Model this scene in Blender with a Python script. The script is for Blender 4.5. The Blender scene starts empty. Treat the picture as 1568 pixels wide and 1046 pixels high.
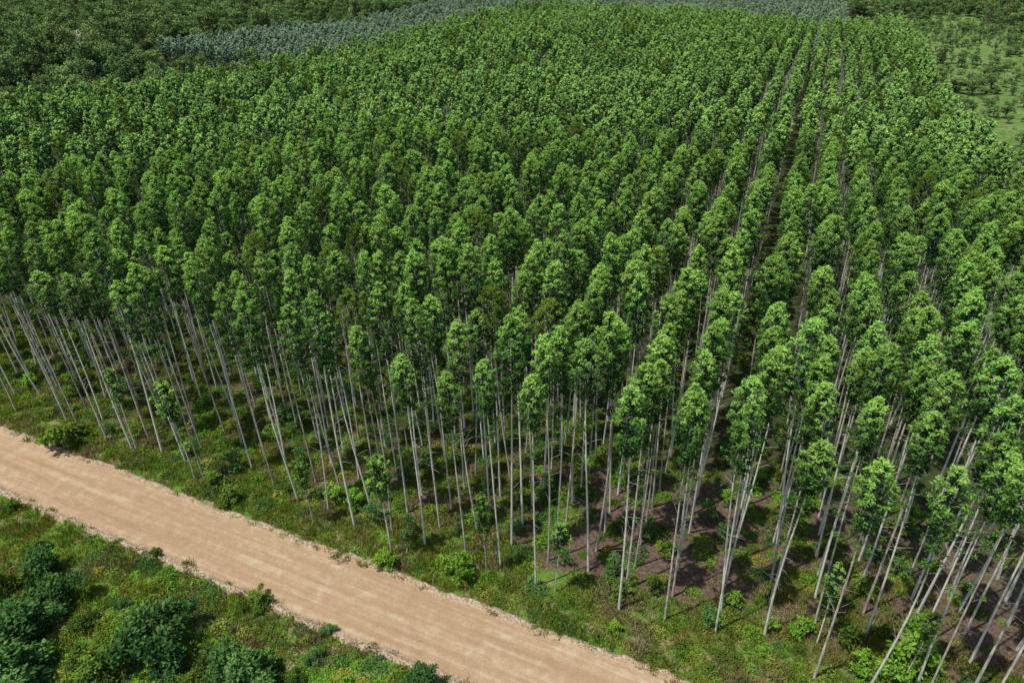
import bpy, math, random
import numpy as np
from mathutils import Vector, noise as mnoise

S = bpy.context.scene
rng = np.random.default_rng(11)
random.seed(5)
H = 50.0
A = math.radians(22.5)
PV = (math.cos(A), -math.sin(A))
RV = (math.sin(A), math.cos(A))
def to_xy(p, r): return p*PV[0]+r*RV[0], p*PV[1]+r*RV[1]
def to_pr(x, y): return x*PV[0]+y*PV[1], x*RV[0]+y*RV[1]

def smooth(a, b, x):
    t = np.clip((x-a)/(b-a), 0, 1); return t*t*(3-2*t)
def gz(x, y):
    d = np.hypot(x, y)
    return smooth(75, 170, d)*(1.2*np.sin(x*0.031+1)+1.1*np.sin(y*0.027+x*0.012)+0.6*np.sin(x*0.06-y*0.05))

# ------------------------------------------------------------ materials
def new_mat(name):
    m = bpy.data.materials.new(name); m.use_nodes = True
    nt = m.node_tree; nt.nodes.clear()
    return m, nt
def N(nt, t, **kw):
    n = nt.nodes.new(t)
    for k, v in kw.items(): setattr(n, k, v)
    return n
def ramp(nt, fac, stops):
    r = nt.nodes.new('ShaderNodeValToRGB')
    e = r.color_ramp.elements
    while len(e) < len(stops): e.new(0.5)
    for i, (p, c) in enumerate(stops):
        e[i].position = p; e[i].color = (*c, 1)
    nt.links.new(fac, r.inputs[0]); return r.outputs[0]
def mth(nt, op, a, b=None, c=None):
    n = nt.nodes.new('ShaderNodeMath'); n.operation = op
    for i, v in enumerate((a, b, c)):
        if v is None: continue
        if isinstance(v, (int, float)): n.inputs[i].default_value = v
        else: nt.links.new(v, n.inputs[i])
    return n.outputs[0]
def mixc(nt, f, a, b, mode='MIX'):
    n = nt.nodes.new('ShaderNodeMix'); n.data_type = 'RGBA'; n.blend_type = mode
    for s, v in ((n.inputs[0], f), (n.inputs[6], a), (n.inputs[7], b)):
        if isinstance(v, (int, float)): s.default_value = v
        elif isinstance(v, tuple): s.default_value = (*v, 1)
        else: nt.links.new(v, s)
    return n.outputs[2]
def noise_n(nt, vec, scale, detail=3, rough=0.55):
    n = nt.nodes.new('ShaderNodeTexNoise')
    n.inputs['Scale'].default_value = scale; n.inputs['Detail'].default_value = detail
    n.inputs['Roughness'].default_value = rough
    if vec is not None: nt.links.new(vec, n.inputs['Vector'])
    return n.outputs['Fac']

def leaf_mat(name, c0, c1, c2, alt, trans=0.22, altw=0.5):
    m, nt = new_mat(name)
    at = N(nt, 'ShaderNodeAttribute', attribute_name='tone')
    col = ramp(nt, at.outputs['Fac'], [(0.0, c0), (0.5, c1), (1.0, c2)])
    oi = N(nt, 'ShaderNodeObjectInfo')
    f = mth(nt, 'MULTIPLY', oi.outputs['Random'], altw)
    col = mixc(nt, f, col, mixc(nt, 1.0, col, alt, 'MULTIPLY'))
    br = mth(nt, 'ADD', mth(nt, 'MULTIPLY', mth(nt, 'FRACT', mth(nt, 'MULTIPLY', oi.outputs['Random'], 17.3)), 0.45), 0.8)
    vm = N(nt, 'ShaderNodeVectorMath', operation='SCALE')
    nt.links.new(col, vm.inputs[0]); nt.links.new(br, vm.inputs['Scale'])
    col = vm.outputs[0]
    b = N(nt, 'ShaderNodeBsdfDiffuse')
    nt.links.new(col, b.inputs['Color'])
    o = N(nt, 'ShaderNodeOutputMaterial')
    if trans <= 0:
        nt.links.new(b.outputs[0], o.inputs[0]); return m
    t = N(nt, 'ShaderNodeBsdfTranslucent')
    nt.links.new(mixc(nt, 1.0, col, (1.2, 1.25, 0.55), 'MULTIPLY'), t.inputs['Color'])
    mx = N(nt, 'ShaderNodeMixShader'); mx.inputs[0].default_value = trans
    nt.links.new(b.outputs[0], mx.inputs[1]); nt.links.new(t.outputs[0], mx.inputs[2])
    nt.links.new(mx.outputs[0], o.inputs[0])
    return m

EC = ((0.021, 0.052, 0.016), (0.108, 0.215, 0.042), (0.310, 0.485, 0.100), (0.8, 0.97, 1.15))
M_euc = leaf_mat('eucalyptus_leaves', *EC)
M_eucf = leaf_mat('eucalyptus_leaves_far', (0.022, 0.055, 0.018), (0.115, 0.225, 0.048), (0.320, 0.495, 0.115), (0.8, 0.97, 1.15), trans=0)
M_olive = leaf_mat('olive_leaves', (0.028, 0.058, 0.013), (0.092, 0.160, 0.025), (0.170, 0.265, 0.044), (1.15, 0.95, 0.8))
M_blue = leaf_mat('young_eucalyptus_leaves', (0.065, 0.105, 0.068), (0.170, 0.250, 0.145), (0.280, 0.370, 0.215), (0.9, 1.0, 1.05), 0)
M_forest = leaf_mat('forest_leaves', (0.030, 0.070, 0.025), (0.092, 0.170, 0.052), (0.205, 0.310, 0.100), (1.4, 1.15, 1.15), 0, 1.0)
M_shrub = leaf_mat('shrub_leaves', (0.022, 0.062, 0.020), (0.060, 0.140, 0.036), (0.150, 0.270, 0.072), (1.0, 1.0, 1.1), 0.15, 0.6)
M_bright = leaf_mat('bright_weed_leaves', (0.060, 0.140, 0.018), (0.140, 0.300, 0.035), (0.230, 0.440, 0.065), (1.2, 0.9, 0.8), 0.25, 0.8)
M_grass = leaf_mat('grass_blades', (0.085, 0.160, 0.024), (0.170, 0.310, 0.045), (0.310, 0.405, 0.110), (1.6, 0.85, 1.0), 0.25, 1.0)
M_dry = leaf_mat('dry_grass_blades', (0.14, 0.15, 0.06), (0.26, 0.26, 0.11), (0.42, 0.38, 0.20), (1.2, 0.9, 1.0), 0.1, 1.0)

def bark_mat(name, c1, c2):
    m, nt = new_mat(name)
    tc = N(nt, 'ShaderNodeTexCoord')
    mp = N(nt, 'ShaderNodeMapping'); mp.inputs['Scale'].default_value = (6, 6, 0.7)
    nt.links.new(tc.outputs['Object'], mp.inputs[0])
    f = noise_n(nt, mp.outputs[0], 1.5, 3, 0.65)
    oi = N(nt, 'ShaderNodeObjectInfo')
    f = mth(nt, 'ADD', f, mth(nt, 'MULTIPLY', mth(nt, 'SUBTRACT', oi.outputs['Random'], 0.5), 0.35))
    col = ramp(nt, f, [(0.3, c1), (0.62, c2)])
    b = N(nt, 'ShaderNodeBsdfDiffuse')
    nt.links.new(col, b.inputs['Color'])
    o = N(nt, 'ShaderNodeOutputMaterial'); nt.links.new(b.outputs[0], o.inputs[0])
    return m
M_bark = bark_mat('eucalyptus_bark', (0.31, 0.27, 0.21), (0.72, 0.69, 0.61))
M_twig = bark_mat('dead_twig', (0.28, 0.24, 0.20), (0.50, 0.46, 0.40))
M_dbark = bark_mat('dark_bark', (0.10, 0.08, 0.06), (0.22, 0.18, 0.14))

# ------------------------------------------------------------ geometry helper
def nrm(a): return a/np.maximum(np.linalg.norm(a, axis=-1, keepdims=True), 1e-9)
class Geo:
    def __init__(s): s.V=[]; s.F=[]; s.M=[]; s.T=[]; s.n=0
    def add(s, v, f, m, t):
        v = np.asarray(v, float); s.V.append(v)
        f = np.asarray(f, int)+s.n; s.F.append(f); s.n += len(v)
        s.M.append(np.full(len(f), m)); s.T.append(np.broadcast_to(np.asarray(t, float), (len(f),)).copy())
    def tube(s, path, rad, n, m):
        path = np.asarray(path, float); k = len(path)
        d = nrm(np.gradient(path, axis=0))
        ref = np.array([1.0, 0.13, 0]) if abs(d[0][2]) > 0.7 else np.array([0, 0, 1.0])
        u = nrm(np.cross(d, ref)); w = np.cross(d, u)
        a = np.linspace(0, 2*np.pi, n, endpoint=False)
        v = path[:, None, :]+np.asarray(rad)[:, None, None]*(np.cos(a)[None, :, None]*u[:, None, :]+np.sin(a)[None, :, None]*w[:, None, :])
        f = [[i*n+j, i*n+(j+1)%n, (i+1)*n+(j+1)%n, (i+1)*n+j] for i in range(k-1) for j in range(n)]
        s.add(v.reshape(-1, 3), f, m, 0.5)
    def leaves(s, c, ax, nr, L, W, m, t):
        ax = nrm(ax); sd = nrm(np.cross(nr, ax)); n = len(c)
        L = np.broadcast_to(L, (n,))[:, None]; W = np.broadcast_to(W, (n,))[:, None]
        v = np.stack([c-ax*L*.5, c+sd*W*.5, c+ax*L*.5, c-sd*W*.5], 1).reshape(-1, 3)
        s.add(v, np.arange(4*n).reshape(n, 4), m, t)
    def clump(s, c, R, n, L, W, m, tone, flat=.8, droop=.35, tj=.2, up=.3, bias=(0, 0, .6), nj=.45):
        d = nrm(rng.normal(size=(n, 3))); d[:, 2] += up; d = nrm(d)
        rr = R*(0.35+0.65*rng.random(n))[:, None]
        pos = np.asarray(c)+d*rr*np.array([1, 1, flat])
        ax = d+rng.normal(size=(n, 3))*.5-np.array([0, 0, droop])
        nr = d+rng.normal(size=(n, 3))*nj+np.array(bias)
        l = L*rng.uniform(.7, 1.25, n)
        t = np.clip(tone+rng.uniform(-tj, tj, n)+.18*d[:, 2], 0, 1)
        s.leaves(pos, ax, nr, l, W*rng.uniform(.8, 1.2, n), m, t)
    def obj(s, name, mats, shade=False):
        V = np.concatenate(s.V); me = bpy.data.meshes.new(name)
        F = np.concatenate(s.F)
        me.vertices.add(len(V)); me.vertices.foreach_set('co', V.ravel())
        k = F.shape[1]
        me.loops.add(F.size); me.loops.foreach_set('vertex_index', F.ravel().astype(np.int32))
        me.polygons.add(len(F)); me.polygons.foreach_set('loop_start', np.arange(0, F.size, k, dtype=np.int32))
        for mt in mats: me.materials.append(mt)
        me.polygons.foreach_set('material_index', np.concatenate(s.M).astype(np.int32))
        me.update(calc_edges=True)
        a = me.attributes.new('tone', 'FLOAT', 'FACE'); a.data.foreach_set('value', np.concatenate(s.T).astype(np.float32))
        if shade: me.shade_smooth()
        return bpy.data.objects.new(name, me)

def collection(name): return bpy.data.collections.new(name)

# ------------------------------------------------------------ tree builders
def eucalyptus(name, h, cl, rmax, mat, nclump=62, nleaf=34, L=.25, W=.11, low=.0, cR=(.25, .38), tonebase=.14, trunk_r=.085, lod=0, inner=260, tt=.74, tail=8):
    g = Geo()
    zz = np.linspace(0, h-.5, 4 if lod else 10)
    b = rng.normal(size=2)*.28; ph = rng.uniform(0, 6.28, 2)
    def tx(z):
        q = z/h
        return np.stack([b[0]*np.sin(q*2.6+ph[0])-b[0]*math.sin(ph[0]), b[1]*np.sin(q*3.1+ph[1])-b[1]*math.sin(ph[1]), z], -1)
    rad = trunk_r*(1-zz/h)**.75+.016; rad[0] *= 1.2
    g.tube(tx(zz), rad, 3 if lod else 6, 1)
    # compact crown: slightly pointed egg
    def profile(t):
        t = np.asarray(t, float)
        return np.where(t < .38, ((t+.01)/.39)**.58, np.sqrt(np.clip(1-((t-.38)/.68)**2, 0, 1)))
    for i in range(nclump):
        t = ((i+rng.random())/nclump)**1.15
        prof = float(profile(t))
        ang = i*2.39996+rng.normal()*.35
        rr = rmax*prof*rng.uniform(.74, 1.03)
        z = h-t*cl-.2
        c = tx(np.array(z))+np.array([math.cos(ang)*rr, math.sin(ang)*rr, rng.normal()*.08])
        R = rng.uniform(*cR)*(.85 if t < .08 else 1)
        n = int(nleaf*(1 if t < .6 else .75))
        tone = tonebase+tt*max(0, 1-t*1.2)**.9+rng.normal()*.09  # young top leaves lighter; lit top and shaded lower crown painted into tone
        ob = np.array([math.cos(ang), math.sin(ang), 0])*.6*prof*min(1, t*3)+np.array([0, 0, .75*(1-t)+.1])
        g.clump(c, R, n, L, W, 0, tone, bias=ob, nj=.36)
        if not lod and i % 4 == 0 and t > .12:
            s0 = tx(np.array(z-rr*.7-.2))
            g.tube([s0, (s0+c)/2+np.array([0, 0, .12]), c], [.025, .016, .008], 3, 1)
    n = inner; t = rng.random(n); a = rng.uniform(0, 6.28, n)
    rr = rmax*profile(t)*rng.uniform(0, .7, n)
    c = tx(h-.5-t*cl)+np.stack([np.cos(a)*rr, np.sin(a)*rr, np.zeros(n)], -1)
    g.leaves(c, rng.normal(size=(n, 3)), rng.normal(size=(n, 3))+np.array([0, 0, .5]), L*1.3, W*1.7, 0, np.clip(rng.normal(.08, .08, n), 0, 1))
    # sparse ragged foliage below the main crown
    for i in range(tail):
        z = h-cl-rng.uniform(-.3, 3.2); a_ = rng.uniform(0, 6.28); rr = rng.uniform(.25, .85)
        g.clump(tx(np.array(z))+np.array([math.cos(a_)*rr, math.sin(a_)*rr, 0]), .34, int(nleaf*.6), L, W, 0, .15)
    if not lod:
        for i in range(20):
            z = rng.uniform(.3*h, h-cl+.5); a = rng.uniform(0, 6.28); l = rng.uniform(.4, 1.5)
            s0 = tx(np.array(z)); d = np.array([math.cos(a), math.sin(a), rng.uniform(.1, .7)])
            e = s0+d*l
            g.tube([s0, s0+d*l*.5+np.array([0, 0, .05]), e], [.016, .011, .006], 3, 2)
            if rng.random() < low*(1 if z > .55*h else .3): g.clump(e, .34, 18, L*.9, W, 0, .25)
    return g.obj(name, [mat, M_bark, M_twig])

C_euc = collection('eucalyptus_library'); C_far = collection('eucalyptus_far_library'); C_young = collection('young_library')
C_forest = collection('forest_library'); C_weed = collection('weed_library'); C_gr = collection('grass_library')
C_us = collection('understory_library')
EU = []
for i in range(12):
    EU.append(eucalyptus(f'euc_a{i:02d}', rng.uniform(23.4, 25.2), rng.uniform(4.8, 6.8), rng.uniform(1.0, 1.24), M_euc, low=.3 if i % 3 else .6,
                         nclump=int(rng.integers(56, 68)), tonebase=rng.uniform(.08, .20), tail=int(rng.integers(5, 14))))
for i in range(2):
    EU.append(eucalyptus(f'euc_b{i:02d}', rng.uniform(23.6, 24.6), 5.2, 1.48, M_olive, nclump=84, nleaf=46, L=.17, W=.09, cR=(.22, .34), tonebase=.25, tt=.45, low=.3))
for o in EU: C_euc.objects.link(o)
for i in range(8):
    C_far.objects.link(eucalyptus(f'far_a{i:02d}', rng.uniform(23.4, 25.2), rng.uniform(4.4, 5.8), rng.uniform(.95, 1.16), M_eucf, nclump=32, nleaf=20, L=.36, W=.18, cR=(.26, .40), tonebase=rng.uniform(.10, .22), lod=1, inner=80, tail=4))
C_far.objects.link(eucalyptus('far_b00', 24.4, 4.8, 1.3, M_olive, nclump=44, nleaf=26, L=.28, W=.16, cR=(.28, .42), tonebase=.3, tt=.4, lod=1, inner=80, tail=3))
for i in range(3):
    C_young.objects.link(eucalyptus(f'young_{i}', rng.uniform(11, 13), 6, 1.35, M_blue, nclump=30, nleaf=20, L=.5, W=.27, cR=(.4, .6), trunk_r=.08, lod=1, inner=60, tonebase=.2, tt=.55, tail=2))

def broadleaf(name, h, rx, mat, nl, L, W, nsub=7, squash=.6, bark=None, tone=.45, base=0.35, clR=.6, spread=(.45, .72), subR=(.3, .5)):
    g = Geo()
    top = h-rx*squash
    g.tube([(0, 0, -.2), (rng.normal()*.1, rng.normal()*.1, h*.3), (rng.normal()*.15, rng.normal()*.15, h*.6)], [h*.03, h*.022, h*.015], 6, 1)
    subs = [(np.array([0, 0, top]), rx*subR[1]*1.1)]
    for k in range(nsub-1):
        a = k*2.4+rng.normal()*.4; q = rx*rng.uniform(*spread)
        subs.append((np.array([math.cos(a)*q, math.sin(a)*q, h*base+(top-h*base)*rng.uniform(.1, 1)]), rx*rng.uniform(*subR)))
    for c, R in subs:
        g.tube([(0, 0, h*.25), c*np.array([.5, .5, .75]), c], [h*.015, h*.01, h*.004], 4, 1)
        nc = max(5, int(14*(R/(rx*.45))**2)); st = tone+rng.normal()*.14
        for j in range(nc):
            d = nrm(rng.normal(size=3)); d[2] = abs(d[2])*1.1-.25; d = nrm(d)
            cc = c+d*R*np.array([1, 1, .8])*rng.uniform(.6, 1)
            g.clump(cc, R*clR, max(8, int(nl/(nsub*14))), L, W, 0, st+.15*d[2]+rng.normal()*.08, droop=.2)
    return g.obj(name, [mat, bark or M_dbark])

for i in range(7):
    C_forest.objects.link(broadleaf(f'forest_{i}', rng.uniform(7, 12), rng.uniform(2.4, 3.8), M_forest, 1700, .48, .27, nsub=8, tone=rng.uniform(.3, .6)))
for i in range(5):
    C_us.objects.link(broadleaf(f'us_{i}', rng.uniform(1.6, 2.6), rng.uniform(.8, 1.2), [M_shrub, M_bright, M_shrub, M_bright, M_olive][i], 800, .26, .12, nsub=8, base=.1, clR=.9, spread=(.4, 1.0), subR=(.2, .42)))

def weed(name, R, n, mat, hgt):
    g = Geo()
    a = rng.uniform(0, 6.28, n); r = R*np.sqrt(rng.random(n))
    lump = rng.uniform(0, 6.28, 4)
    hh = hgt*(.3+.35*(1+np.sin(r*5+lump[0])*np.sin(a*3+lump[1])))*np.clip(1.25-r/R, .15, 1)
    c = np.stack([np.cos(a)*r, np.sin(a)*r, hh*rng.uniform(.3, 1, n)], -1)
    g.leaves(c, rng.normal(size=(n, 3))*np.array([1, 1, .5]), np.array([0, 0, 1.0])+rng.normal(size=(n, 3))*.5, rng.uniform(.12, .24, n), .10, 0, np.clip(rng.normal(.5, .2, n), 0, 1))
    return g.obj(name, [mat])
for i in range(6):
    C_weed.objects.link(weed(f'weed_{i}', rng.uniform(.6, 1.1), 300, [M_bright, M_shrub, M_bright, M_olive, M_grass, M_bright][i], rng.uniform(.35, .8)))
def grass(name, R, n, hgt, mat):
    g = Geo()
    a = rng.uniform(0, 6.28, n); r = R*np.sqrt(rng.random(n))
    base = np.stack([np.cos(a)*r, np.sin(a)*r, np.zeros(n)-.02], -1)
    h = hgt*rng.uniform(.5, 1.15, n)*(0.6+.4*np.sin(a*2+r*4))
    lean = rng.normal(size=(n, 3))*.4; lean[:, 2] = 1
    w = nrm(np.stack([rng.normal(size=n), rng.normal(size=n), np.zeros(n)], -1))*.028
    tip = base+lean*h[:, None]; mid = base+lean*h[:, None]*.55*np.array([.7, .7, 1.1])
    v = np.stack([base-w, base+w, mid+w*.8, tip, mid-w*.8], 1).reshape(-1, 3)
    g.add(v, np.arange(5*n).reshape(n, 5), 0, np.clip(rng.normal(.5, .22, n), 0, 1))
    return g.obj(name, [mat])
for i in range(7): C_gr.objects.link(grass(f'grass_{i}', .85, 190, rng.uniform(.3, .6), M_grass if i < 5 else M_dry))

# ------------------------------------------------------------ scatter
def scatter(name, P, rot, scl, idx, coll):
    me = bpy.data.meshes.new(name); n = len(P)
    me.vertices.add(n); me.vertices.foreach_set('co', np.asarray(P, np.float32).ravel())
    for nm, tp, d, key in (('rot', 'FLOAT_VECTOR', rot, 'vector'), ('scl', 'FLOAT_VECTOR', scl, 'vector'), ('idx', 'INT', idx, 'value')):
        a = me.attributes.new(nm, tp, 'POINT')
        a.data.foreach_set(key, np.asarray(d, np.float32 if tp != 'INT' else np.int32).ravel())
    ob = bpy.data.objects.new(name, me); S.collection.objects.link(ob)
    ng = bpy.data.node_groups.new(name+'_gn', 'GeometryNodeTree')
    ng.interface.new_socket('Geometry', in_out='INPUT', socket_type='NodeSocketGeometry')
    ng.interface.new_socket('Geometry', in_out='OUTPUT', socket_type='NodeSocketGeometry')
    gi = ng.nodes.new('NodeGroupInput'); go = ng.nodes.new('NodeGroupOutput')
    ci = ng.nodes.new('GeometryNodeCollectionInfo'); ci.inputs['Collection'].default_value = coll
    ci.inputs['Separate Children'].default_value = True; ci.inputs['Reset Children'].default_value = True
    ip = ng.nodes.new('GeometryNodeInstanceOnPoints'); ip.inputs['Pick Instance'].default_value = True
    def na(nm, t):
        q = ng.nodes.new('GeometryNodeInputNamedAttribute'); q.data_type = t; q.inputs['Name'].default_value = nm
        return q.outputs['Attribute']
    L = ng.links.new
    L(gi.outputs[0], ip.inputs['Points']); L(ci.outputs[0], ip.inputs['Instance'])
    L(na('idx', 'INT'), ip.inputs['Instance Index']); L(na('rot', 'FLOAT_VECTOR'), ip.inputs['Rotation'])
    L(na('scl', 'FLOAT_VECTOR'), ip.inputs['Scale']); L(ip.outputs[0], go.inputs[0])
    md = ob.modifiers.new('instances', 'NODES'); md.node_group = ng
    print('SCATTER', name, n)
    return ob
def rots(n, tilt=.02, lean=(0, 0)):
    a = rng.uniform(0, 6.283, n); wx = lean[0]+rng.normal(size=n)*tilt; wy = lean[1]+rng.normal(size=n)*tilt
    return np.stack([wx*np.cos(a)+wy*np.sin(a), -wx*np.sin(a)+wy*np.cos(a), a], -1)
def jgrid(p0, p1, r0, r1, sp, sr, j):
    p, r = np.meshgrid(np.arange(p0, p1, sp), np.arange(r0, r1, sr)); n = p.size
    return p.ravel()+rng.normal(size=n)*j*sp, r.ravel()+rng.normal(size=n)*j*sr
def vnoise(x, y, s, o=0.0):
    return np.array([mnoise.noise(Vector((a*s+o, b*s, o*1.7))) for a, b in zip(x, y)])
def infr(x, y, m=18):
    return (np.abs(x) < .74*(y+m)+m) & (y > -5)
def pleft(r): return -150+(r-93)*.13

# eucalyptus plantation
rows = []; p = 28.0
while p > -156:
    rows.append(p); p -= 3.8
    if abs(p+2.0) < 1.8: p -= .5
PP = []; RR = []
for p in rows:
    r = 39.6+rng.uniform(-.6, .8)
    while r < 338:
        PP.append(p+rng.normal()*.10); RR.append(r+rng.normal()*.22); r += 2.7
PP = np.array(PP); RR = np.array(RR)
ok = (PP > pleft(RR)) & (rng.random(len(PP)) > .03)
ok &= ~((PP > 2) & (PP < 16) & (RR < 46) & (rng.random(len(PP)) > .6))
PP, RR = PP[ok], RR[ok]
X, Y = to_xy(PP, RR); m = infr(X, Y, 25); X, Y, PP, RR = X[m], Y[m], PP[m], RR[m]
n = len(X); Z = gz(X, Y)-.03
hn = vnoise(X, Y, .03, 3.0)
sc = np.clip(rng.normal(1.01, .045, n)+hn*.05, .78, 1.09)
edge_t = RR < 42
sc = np.where(edge_t, sc*rng.uniform(.9, 1.0, n), sc)
wd = rng.uniform(.88, 1.16, n)
SC = np.stack([wd, wd, sc], -1)
ID = rng.integers(0, 12, n)
on = rng.random(n) < .055; ID[on] = rng.integers(12, 14, on.sum())
ROT = rots(n, .012, (0, -.03))
X = X+.35
near = RR < 50.5
for i in np.where(near)[0]:
    o = bpy.data.objects.new('eucalyptus_tree', EU[ID[i]].data); S.collection.objects.link(o)
    o.location = (X[i], Y[i], Z[i]); o.rotation_euler = ROT[i]; o.scale = SC[i]
D = np.hypot(X, Y)
f = (~near) & (D < 115)
scatter('eucalyptus_plantation', np.stack([X, Y, Z], -1)[f], ROT[f], SC[f], ID[f], C_euc)
f = (~near) & (D >= 115); IDf = np.where(ID >= 12, 8, ID % 8)
scatter('far_eucalyptus_plantation', np.stack([X, Y, Z], -1)[f], ROT[f], SC[f], IDf[f], C_far)

# young bluish plantation behind
p, r = jgrid(-258, 140, 225, 830, 3.9, 3.6, .07)
k = ((p < pleft(r)-7) & (r > 232)) | ((r > 346) & (p < 12))
p, r = p[k], r[k]; x, y = to_xy(p, r); k = infr(x, y, 10); x, y = x[k], y[k]
n = len(x); s = rng.uniform(.85, 1.15, n)
scatter('young_eucalyptus_plantation', np.stack([x, y, gz(x, y)], -1), rots(n), np.stack([s*1.1, s*1.1, s], -1), rng.integers(0, 3, n), C_young)

# native forest
hx, hy = -184.0, 350.0
def clear(x, y, cx, cy, w, back, front):
    d = math.hypot(cx, cy); ux, uy = cx/d, cy/d
    al = (x-cx)*ux+(y-cy)*uy; pe = np.abs((x-cx)*uy-(y-cy)*ux)
    return (pe < w) & (al > -back) & (al < front)
p, r = jgrid(-760, 520, 60, 960, 4.6, 4.6, .3)
k = (p < -264) | ((p < pleft(r)-9) & (r < 226)) | ((p > 16) & (r > 350) & (r < 372) & (p < 40)) | ((p > 16) & (r > 600))
p, r = p[k], r[k]; x, y = to_xy(p, r)
btx, bty = -207.0, 345.0
k = infr(x, y, 10) & ~clear(x, y, hx, hy, 6.5, 26, 7) & ~clear(x, y, btx, bty, 6, 34, 4); x, y = x[k], y[k]
dn = vnoise(x, y, .02, 8.0); k = dn > -.42; x, y, dn = x[k], y[k], dn[k]
n = len(x); s = np.clip(rng.lognormal(-.18, .36, n)*(1+dn*.6), .3, 1.7)
scatter('native_forest', np.stack([x, y, gz(x, y)-.2], -1), rots(n), np.stack([s, s, s*rng.uniform(.8, 1.2, n)], -1), rng.integers(0, 7, n), C_forest)

# pasture scrub on the right
p, r = jgrid(32, 480, 60, 640, 2.6, 2.6, .4); x, y = to_xy(p, r); k = infr(x, y, 10) ; x, y = x[k], y[k]
dn = vnoise(x, y, .09, 5.0)*.6+.6*vnoise(x, y, .22, 2.0); k = rng.random(len(x)) < (.34+dn*.9); x, y, dn = x[k], y[k], dn[k]
n = len(x); s = np.clip(rng.lognormal(-1.5, .55, n)*(1+dn*.9), .1, 1.1)
scatter('pasture_scrub', np.stack([x, y, gz(x, y)-.1], -1), rots(n), np.stack([s*1.15, s*1.15, s*.7], -1), rng.integers(0, 7, n), C_forest)

# ------------------------------------------------------------ road frame
RA = math.radians(-23.6); RD = (math.cos(RA), math.sin(RA)); RN = (-math.sin(RA), math.cos(RA))
RC = (-25.4, 45.4)
def road_off(x, y): return (x-RC[0])*RN[0]+(y-RC[1])*RN[1]

# grass, weeds, understorey
xs, ys = np.meshgrid(np.arange(-95, 62, .82), np.arange(16, 100, .82)); xs = xs.ravel()+rng.normal(size=xs.size)*.3; ys = ys.ravel()+rng.normal(size=ys.size)*.3
off = road_off(xs, ys); pp, rr = to_pr(xs, ys)
vn = vnoise(xs, ys, .16, 1.0); vb = vnoise(xs, ys, .05, 7.0); vd = vnoise(xs, ys, .22, 12.0)
edge = np.abs(off) > 3.75+vn*.5
zone_low = (off < 0) & (off > -40); zone_v = (off > 0) & (rr < 42+vn*4)
zone_in = (off > 0) & (rr >= 42+vn*4) & (rr < 66)
pr = np.where(zone_low, .74+vn*.9, 0)+np.where(zone_v, .92+vn*.3, 0)+np.where(zone_in, np.clip(.38-(pp+8)*.012, .12, .6)+vb*.9, 0)
k = edge & (rng.random(len(xs)) < pr) & infr(xs, ys, 10)
gx, gy, gd = xs[k], ys[k], vd[k]; n = len(gx); s = rng.uniform(.7, 1.25, n)
gi_ = np.where(gd+rng.normal(size=n)*.15 > .22, rng.integers(5, 7, n), rng.integers(0, 5, n))
scatter('grass', np.stack([gx, gy, np.zeros(n)], -1), rots(n), np.stack([s, s, s*rng.uniform(.7, 1.4, n)], -1), gi_, C_gr)
pr2 = np.where(zone_low, .18+vb*1.5, 0)+np.where(zone_v, .28+vb*.5, 0)+np.where(zone_in, np.clip(.22-(pp)*.008, .06, .4)+vn*.5, 0)
k = edge & (np.abs(off) > 4.3) & (rng.random(len(xs)) < pr2) & infr(xs, ys, 10)
wx, wy = xs[k], ys[k]; n = len(wx); s = rng.uniform(.5, 1.3, n)
scatter('weeds', np.stack([wx, wy, np.zeros(n)], -1), rots(n), np.stack([s, s, s*rng.uniform(.7, 1.5, n)], -1), rng.integers(0, 6, n), C_weed)
p, r = jgrid(-110, 30, 41, 150, 2.4, 2.4, .4); x, y = to_xy(p, r)
k = infr(x, y, 5) & (rng.random(len(x)) < np.clip(.3-p*.002, .12, .5)); x, y = x[k], y[k]
n = len(x); s = rng.uniform(.35, 1.25, n)
scatter('understory_shrubs', np.stack([x, y, gz(x, y)-.05], -1), rots(n), np.stack([s, s, s], -1), rng.integers(0, 5, n), C_us)

# ------------------------------------------------------------ individually placed plants
def px(u, v, z=0.0):
    th = math.radians(30.5); f = 1045.0; a = u-784; b = v-523
    fw = f*math.cos(th)-b*math.sin(th); dn = f*math.sin(th)+b*math.cos(th); k = (H-z)/dn
    return a*k, fw*k
def put(name, data, x, y, s, rz=None):
    o = bpy.data.objects.new(name, data); S.collection.objects.link(o)
    o.location = (x, y, float(gz(x, y))-.03); o.scale = (s*rng.uniform(.8, 1.25), s*rng.uniform(.8, 1.25), s*rng.uniform(.85, 1.2))
    o.rotation_euler = (0, 0, rng.uniform(0, 6.28) if rz is None else rz); return o
shA = [broadleaf(f'shrub_mesh{i}', 3.6, 2.1, [M_shrub, M_olive, M_shrub, M_shrub][i], 4600, .34, .17, nsub=[12, 9, 8, 14][i], base=.12, clR=.85, spread=(.3, 1.0), subR=(.2, .4), tone=[.35, .4, .5, .3][i]).data for i in range(4)]
for (u, v, s, k) in [(72, 880, .95, 0), (95, 925, 1.05, 2), (55, 955, .8, 3), (35, 990, 1.15, 0), (235, 990, 1.3, 3), (262, 1015, .9, 0), (150, 1040, .9, 1), (385, 1055, 1.15, 2), (350, 1045, .8, 0), (645, 1060, .8, 0),
                     (15, 1050, 1.3, 2), (300, 1055, .7, 1), (60, 840, .4, 1), (5, 905, .8, 1), (395, 925, .5, 1), (480, 1010, .35, 2), (505, 968, .3, 2), (20, 780, .4, 1), (240, 850, .25, 1), (130, 960, .5, 1), (190, 930, .3, 2), (450, 1045, .4, 1)]:
    x, y = px(u, v); put('shrub', shA[k], x, y, s)
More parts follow.
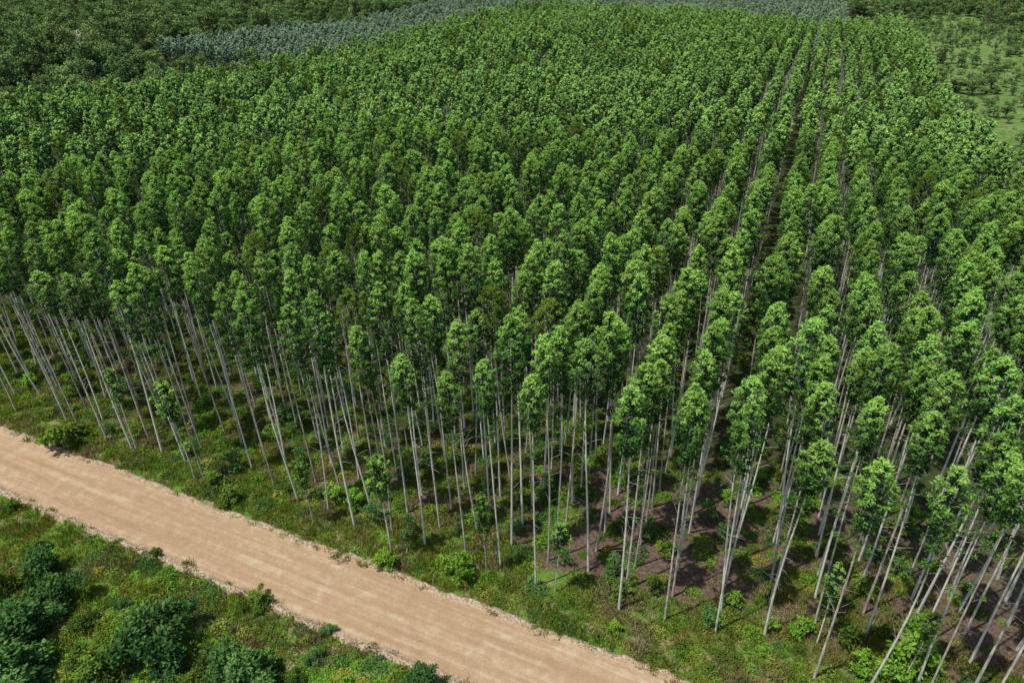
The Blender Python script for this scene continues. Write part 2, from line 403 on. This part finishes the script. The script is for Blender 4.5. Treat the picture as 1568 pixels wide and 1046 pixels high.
brt = [broadleaf(f'sapling_mesh{i}', 2.6, 1.3, [M_bright, M_olive][i], 2000, .34, .17, nsub=9, base=.12, clR=.9, spread=(.3, 1.0), subR=(.2, .4)).data for i in range(2)]
for (u, v, s, k) in [(700, 885, 1.0, 0), (590, 868, .85, 0), (352, 770, .9, 1), (100, 688, 1.25, 1), (1390, 1020, 1.3, 0), (1000, 905, .7, 1), (120, 668, .9, 1), (330, 745, .8, 1), (735, 800, .9, 0), (940, 965, .5, 0), (545, 775, .8, 0)]:
    x, y = px(u, v); put('leafy_bush', brt[k], x, y, s)
yt = eucalyptus('slender_mesh', 14, 5, 1.3, M_euc, nclump=26, nleaf=34, L=.32, W=.14, trunk_r=.08, tonebase=.4, tt=.3).data
for (u, v, s) in [(600, 850, .95), (300, 735, .8), (745, 880, .6), (850, 905, .6), (1380, 1046, .5), (210, 690, .7), (1250, 985, .6), (480, 800, .6)]:
    x, y = px(u, v); put('slender_eucalyptus_tree', yt, x, y, s)

# pale leafless tree near the farmhouse
g = Geo()
def branch(p0, d, l, r, lv):
    e = p0+d*l; g.tube([p0, p0+d*l*.5+rng.normal(size=3)*l*.04, e], [r, r*.8, r*.62], 4, 0)
    if lv == 0: return
    for _ in range(4):
        nd = nrm(d+rng.normal(size=3)*.55+np.array([0, 0, .1])); branch(p0+d*l*rng.uniform(.5, 1), nd, l*.68, r*.62, lv-1)
branch(np.zeros(3), np.array([0, 0, 1.0]), 4.0, .34, 5)
bt = g.obj('bare_tree', [M_bark]); S.collection.objects.link(bt); bt.location = (btx, bty, float(gz(btx, bty))); bt.scale = (2.4, 2.4, 1.4)

# ------------------------------------------------------------ farmhouse
def simple_mat(name, c, rough=.8, nsc=3.0, var=.35):
    m, nt = new_mat(name)
    tc = N(nt, 'ShaderNodeTexCoord'); f = noise_n(nt, tc.outputs['Object'], nsc, 5)
    col = mixc(nt, f, tuple(v*(1-var) for v in c), tuple(min(1, v*(1+var)) for v in c))
    b = N(nt, 'ShaderNodeBsdfPrincipled'); b.inputs['Roughness'].default_value = rough
    nt.links.new(col, b.inputs['Base Color'])
    o = N(nt, 'ShaderNodeOutputMaterial'); nt.links.new(b.outputs[0], o.inputs[0]); return m
M_wall = simple_mat('house_plaster', (.45, .42, .37)); M_roof = simple_mat('clay_tile_roof', (.17, .115, .09)); M_dark = simple_mat('window_dark', (.04, .045, .05), .3)
house = bpy.data.objects.new('farmhouse', None); S.collection.objects.link(house)
house.location = (hx, hy, float(gz(hx, hy))); house.rotation_euler = (0, 0, .35)
def part(name, verts, faces, mat):
    me = bpy.data.meshes.new(name); me.from_pydata(verts, [], faces); me.materials.append(mat); me.update()
    o = bpy.data.objects.new(name, me); S.collection.objects.link(o); o.parent = house; return o
def boxv(x0, x1, y0, y1, z0, z1):
    return [(x0, y0, z0), (x1, y0, z0), (x1, y1, z0), (x0, y1, z0), (x0, y0, z1), (x1, y0, z1), (x1, y1, z1), (x0, y1, z1)], [(0, 3, 2, 1), (4, 5, 6, 7), (0, 1, 5, 4), (1, 2, 6, 5), (2, 3, 7, 6), (3, 0, 4, 7)]
part('walls', [(-6, -4, 0), (6, -4, 0), (6, 4, 0), (-6, 4, 0), (-6, -4, 3), (6, -4, 3), (6, 4, 3), (-6, 4, 3), (-6, 0, 4.9), (6, 0, 4.9)],
     [(0, 1, 5, 4), (2, 3, 7, 6), (1, 2, 6, 9, 5), (3, 0, 4, 8, 7)], M_wall)
part('roof', [(-6.6, -4.8, 2.75), (6.6, -4.8, 2.75), (6.6, 0, 5.1), (-6.6, 0, 5.1), (6.6, 4.8, 2.75), (-6.6, 4.8, 2.75)] +
     [(-6.6, -4.8, 2.6), (6.6, -4.8, 2.6), (6.6, 0, 4.95), (-6.6, 0, 4.95), (6.6, 4.8, 2.6), (-6.6, 4.8, 2.6)],
     [(0, 1, 2, 3), (3, 2, 4, 5), (7, 6, 9, 8), (8, 9, 11, 10), (0, 6, 7, 1), (5, 4, 10, 11), (1, 7, 8, 2), (2, 8, 10, 4), (0, 3, 9, 6), (3, 5, 11, 9)], M_roof)
for i, xw in enumerate((-4, 1.5, 4.2)): part(f'window_{i+1}', *boxv(xw-.6, xw+.6, -4.05, -3.98, 1.1, 2.2), M_dark)
part('door', *boxv(-1.5, -.6, -4.05, -3.98, 0, 2.1), M_dark)

# ------------------------------------------------------------ ground
def axis_coords(lo, hi, near, step):
    a = list(np.arange(-near, near+.1, step)); s = step; v = near
    while v < hi: s *= 1.18; v += s; a.append(v); a.insert(0, -v)
    return np.array(a)
ax = axis_coords(-4000, 4000, 420, 6.0)
gx, gy = np.meshgrid(ax, ax+200); nn = len(ax)
zz = gz(gx, gy)
V = np.stack([gx, gy, zz], -1).reshape(-1, 3)
i = np.arange(nn-1); I, J = np.meshgrid(i, i); q = (J*nn+I).ravel()
g = Geo(); g.add(V, np.stack([q, q+1, q+nn+1, q+nn], -1), 0, .5)
m, nt = new_mat('ground_soil_grass')
geo = N(nt, 'ShaderNodeNewGeometry'); pos = geo.outputs['Position']
def dot(vec):
    d = N(nt, 'ShaderNodeVectorMath', operation='DOT_PRODUCT'); nt.links.new(pos, d.inputs[0]); d.inputs[1].default_value = vec
    return d.outputs['Value']
pN = dot((PV[0], PV[1], 0)); rN = dot((RV[0], RV[1], 0))
n1 = noise_n(nt, pos, .12, 4, .6); n2 = noise_n(nt, pos, .6, 4, .65); n3 = noise_n(nt, pos, 3.0, 4, .7)
def sstep(v, a, b):
    q = N(nt, 'ShaderNodeMapRange'); q.interpolation_type = 'SMOOTHSTEP'
    nt.links.new(v, q.inputs[0]); q.inputs[1].default_value = a; q.inputs[2].default_value = b; return q.outputs[0]
soil = ramp(nt, n3, [(.3, (.055, .038, .029)), (.5, (.12, .083, .061)), (.7, (.21, .153, .118))])
dry = ramp(nt, n3, [(.3, (.17, .14, .07)), (.7, (.36, .30, .18))])
grs = ramp(nt, n3, [(.3, (.06, .12, .018)), (.5, (.105, .205, .03)), (.75, (.18, .29, .06))])
gmix = mixc(nt, sstep(n2, .48, .62), grs, dry)
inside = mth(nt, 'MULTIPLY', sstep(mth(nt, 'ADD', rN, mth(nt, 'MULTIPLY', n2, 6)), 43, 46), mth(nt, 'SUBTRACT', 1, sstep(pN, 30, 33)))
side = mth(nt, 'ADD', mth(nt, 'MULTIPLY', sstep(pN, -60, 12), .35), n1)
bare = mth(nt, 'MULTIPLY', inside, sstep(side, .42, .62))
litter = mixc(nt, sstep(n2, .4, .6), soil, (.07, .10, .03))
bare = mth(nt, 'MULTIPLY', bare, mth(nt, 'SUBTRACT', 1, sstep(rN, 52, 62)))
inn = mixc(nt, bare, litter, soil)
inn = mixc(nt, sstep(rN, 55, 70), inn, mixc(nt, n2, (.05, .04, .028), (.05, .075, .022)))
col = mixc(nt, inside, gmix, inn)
past = mixc(nt, sstep(n1, .4, .62), (.12, .21, .050), (.20, .25, .10))
past = mixc(nt, sstep(n2, .42, .62), past, (.08, .15, .035))
col = mixc(nt, sstep(pN, 30, 33), col, past)
col = mixc(nt, mth(nt, 'SUBTRACT', 1, sstep(pN, -170, -158)), col, (.07, .10, .035))
b = N(nt, 'ShaderNodeBsdfDiffuse')
nt.links.new(col, b.inputs['Color'])
bp = N(nt, 'ShaderNodeBump'); bp.inputs['Strength'].default_value = .8; bp.inputs['Distance'].default_value = .25
nt.links.new(n3, bp.inputs['Height']); nt.links.new(bp.outputs[0], b.inputs['Normal'])
o = N(nt, 'ShaderNodeOutputMaterial'); nt.links.new(b.outputs[0], o.inputs[0])
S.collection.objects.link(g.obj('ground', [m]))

# ------------------------------------------------------------ dirt road
us = np.concatenate([np.arange(-400, -70, 2.0), np.arange(-70, 75, .22), np.arange(75, 400, 2.0)])
vs = np.linspace(-4.6, 4.6, 62)
U, Vv = np.meshgrid(us, vs, indexing='ij')
def fn(s, o, sv=1.0):
    return np.array([mnoise.fractal(Vector((a*s, b*s*sv, o)), 1.0, 2.0, 4) for a, b in zip(U.ravel(), Vv.ravel())]).reshape(U.shape)
nA = fn(.9, 1.3); nB = fn(.12, 4.1, .3); nC = fn(2.2, 7.7)
av = np.abs(Vv)-nB*.35-nA*.18
edgew = 3.45
z = .07-.05*np.clip(av/edgew, 0, 1)**2
z -= .04*np.exp(-((av-1.25)/.35)**2)
berm = np.exp(-((av-edgew-.12)/.28)**2)
z += berm*(.12+.28*np.clip(nA+.25, -.3, 1)+.12*nC)
z += np.where(av > 2.6, nC*.03, nC*.008)
z -= np.clip(av-edgew-.35, 0, 2)*.55
g = Geo(); nv = len(vs); nu = len(us)
I, J = np.meshgrid(np.arange(nu-1), np.arange(nv-1), indexing='ij'); q = (I*nv+J).ravel()
tone = np.clip((av-2.7)/1.0, 0, 1)
tf = tone[:-1, :-1].ravel()
g.add(np.stack([U, Vv, z+.01], -1).reshape(-1, 3), np.stack([q, q+nv, q+nv+1, q+1], -1), 0, tf)
m, nt = new_mat('dirt_road')
tc = N(nt, 'ShaderNodeTexCoord'); oc = tc.outputs['Object']
mp = N(nt, 'ShaderNodeMapping'); mp.inputs['Scale'].default_value = (.04, 1.3, 1); nt.links.new(oc, mp.inputs[0])
st = noise_n(nt, mp.outputs[0], 1.0, 4, .55)
mp2 = N(nt, 'ShaderNodeMapping'); mp2.inputs['Scale'].default_value = (.25, 5, 1); nt.links.new(oc, mp2.inputs[0])
st2 = noise_n(nt, mp2.outputs[0], 1.0, 4, .6)
big = noise_n(nt, oc, .25, 5, .6); fine = noise_n(nt, oc, 5.0, 6, .75); mid = noise_n(nt, oc, .9, 5, .7)
f = mth(nt, 'ADD', mth(nt, 'MULTIPLY', st, .45), mth(nt, 'ADD', mth(nt, 'MULTIPLY', st2, .2), mth(nt, 'MULTIPLY', mid, .35)))
col = ramp(nt, f, [(.38, (.305, .198, .118)), (.5, (.385, .270, .165)), (.60, (.50, .395, .265))])
col = mixc(nt, mth(nt, 'MULTIPLY', sstep(big, .35, .65), .5), col, (.375, .250, .145))
at = N(nt, 'ShaderNodeAttribute', attribute_name='tone')
ed = mixc(nt, sstep(fine, .35, .65), (.15, .095, .055), (.54, .45, .32))
q2 = N(nt, 'ShaderNodeMapRange'); nt.links.new(mth(nt, 'ADD', at.outputs['Fac'], mth(nt, 'MULTIPLY', mth(nt, 'SUBTRACT', big, .5), .9)), q2.inputs[0])
q2.inputs[1].default_value = .25; q2.inputs[2].default_value = .9
col = mixc(nt, q2.outputs[0], col, ed)
col = mixc(nt, .42, col, mixc(nt, 1.0, col, mixc(nt, fine, (.4, .4, .4), (1.5, 1.5, 1.5)), 'MULTIPLY'))
b = N(nt, 'ShaderNodeBsdfDiffuse')
nt.links.new(col, b.inputs['Color'])
bp = N(nt, 'ShaderNodeBump'); bp.inputs['Strength'].default_value = .7; bp.inputs['Distance'].default_value = .1
nt.links.new(fine, bp.inputs['Height']); nt.links.new(bp.outputs[0], b.inputs['Normal'])
o = N(nt, 'ShaderNodeOutputMaterial'); nt.links.new(b.outputs[0], o.inputs[0])
rd = g.obj('dirt_road', [m], True); S.collection.objects.link(rd)
rd.location = (RC[0], RC[1], 0); rd.rotation_euler = (0, 0, RA)

# ------------------------------------------------------------ light, camera
el, az = math.radians(67), math.radians(245)
w = bpy.data.worlds.new('World'); S.world = w; w.use_nodes = True
nt = w.node_tree; bg = nt.nodes['Background']
sk = nt.nodes.new('ShaderNodeTexSky'); sk.sky_type = 'NISHITA'; sk.sun_disc = False
sk.sun_elevation = el; sk.sun_rotation = az; nt.links.new(sk.outputs[0], bg.inputs[0]); bg.inputs[1].default_value = .13
sd = Vector((math.sin(az)*math.cos(el), math.cos(az)*math.cos(el), math.sin(el)))
L = bpy.data.lights.new('sun', 'SUN'); L.energy = 4.6; L.angle = math.radians(.6); L.color = (1, .96, .88)
lo = bpy.data.objects.new('sun', L); S.collection.objects.link(lo); lo.rotation_euler = sd.to_track_quat('Z', 'Y').to_euler(); lo.location = (-40, -60, 120)
cam = bpy.data.cameras.new('camera'); cam.lens = 24.0; cam.sensor_width = 36; cam.clip_end = 9000
co = bpy.data.objects.new('camera', cam); S.collection.objects.link(co); co.location = (0, 0, H)
co.rotation_euler = (math.radians(59.5), 0, 0); S.camera = co
S.view_settings.view_transform = 'Standard'; S.view_settings.look = 'None'; S.view_settings.exposure = 0
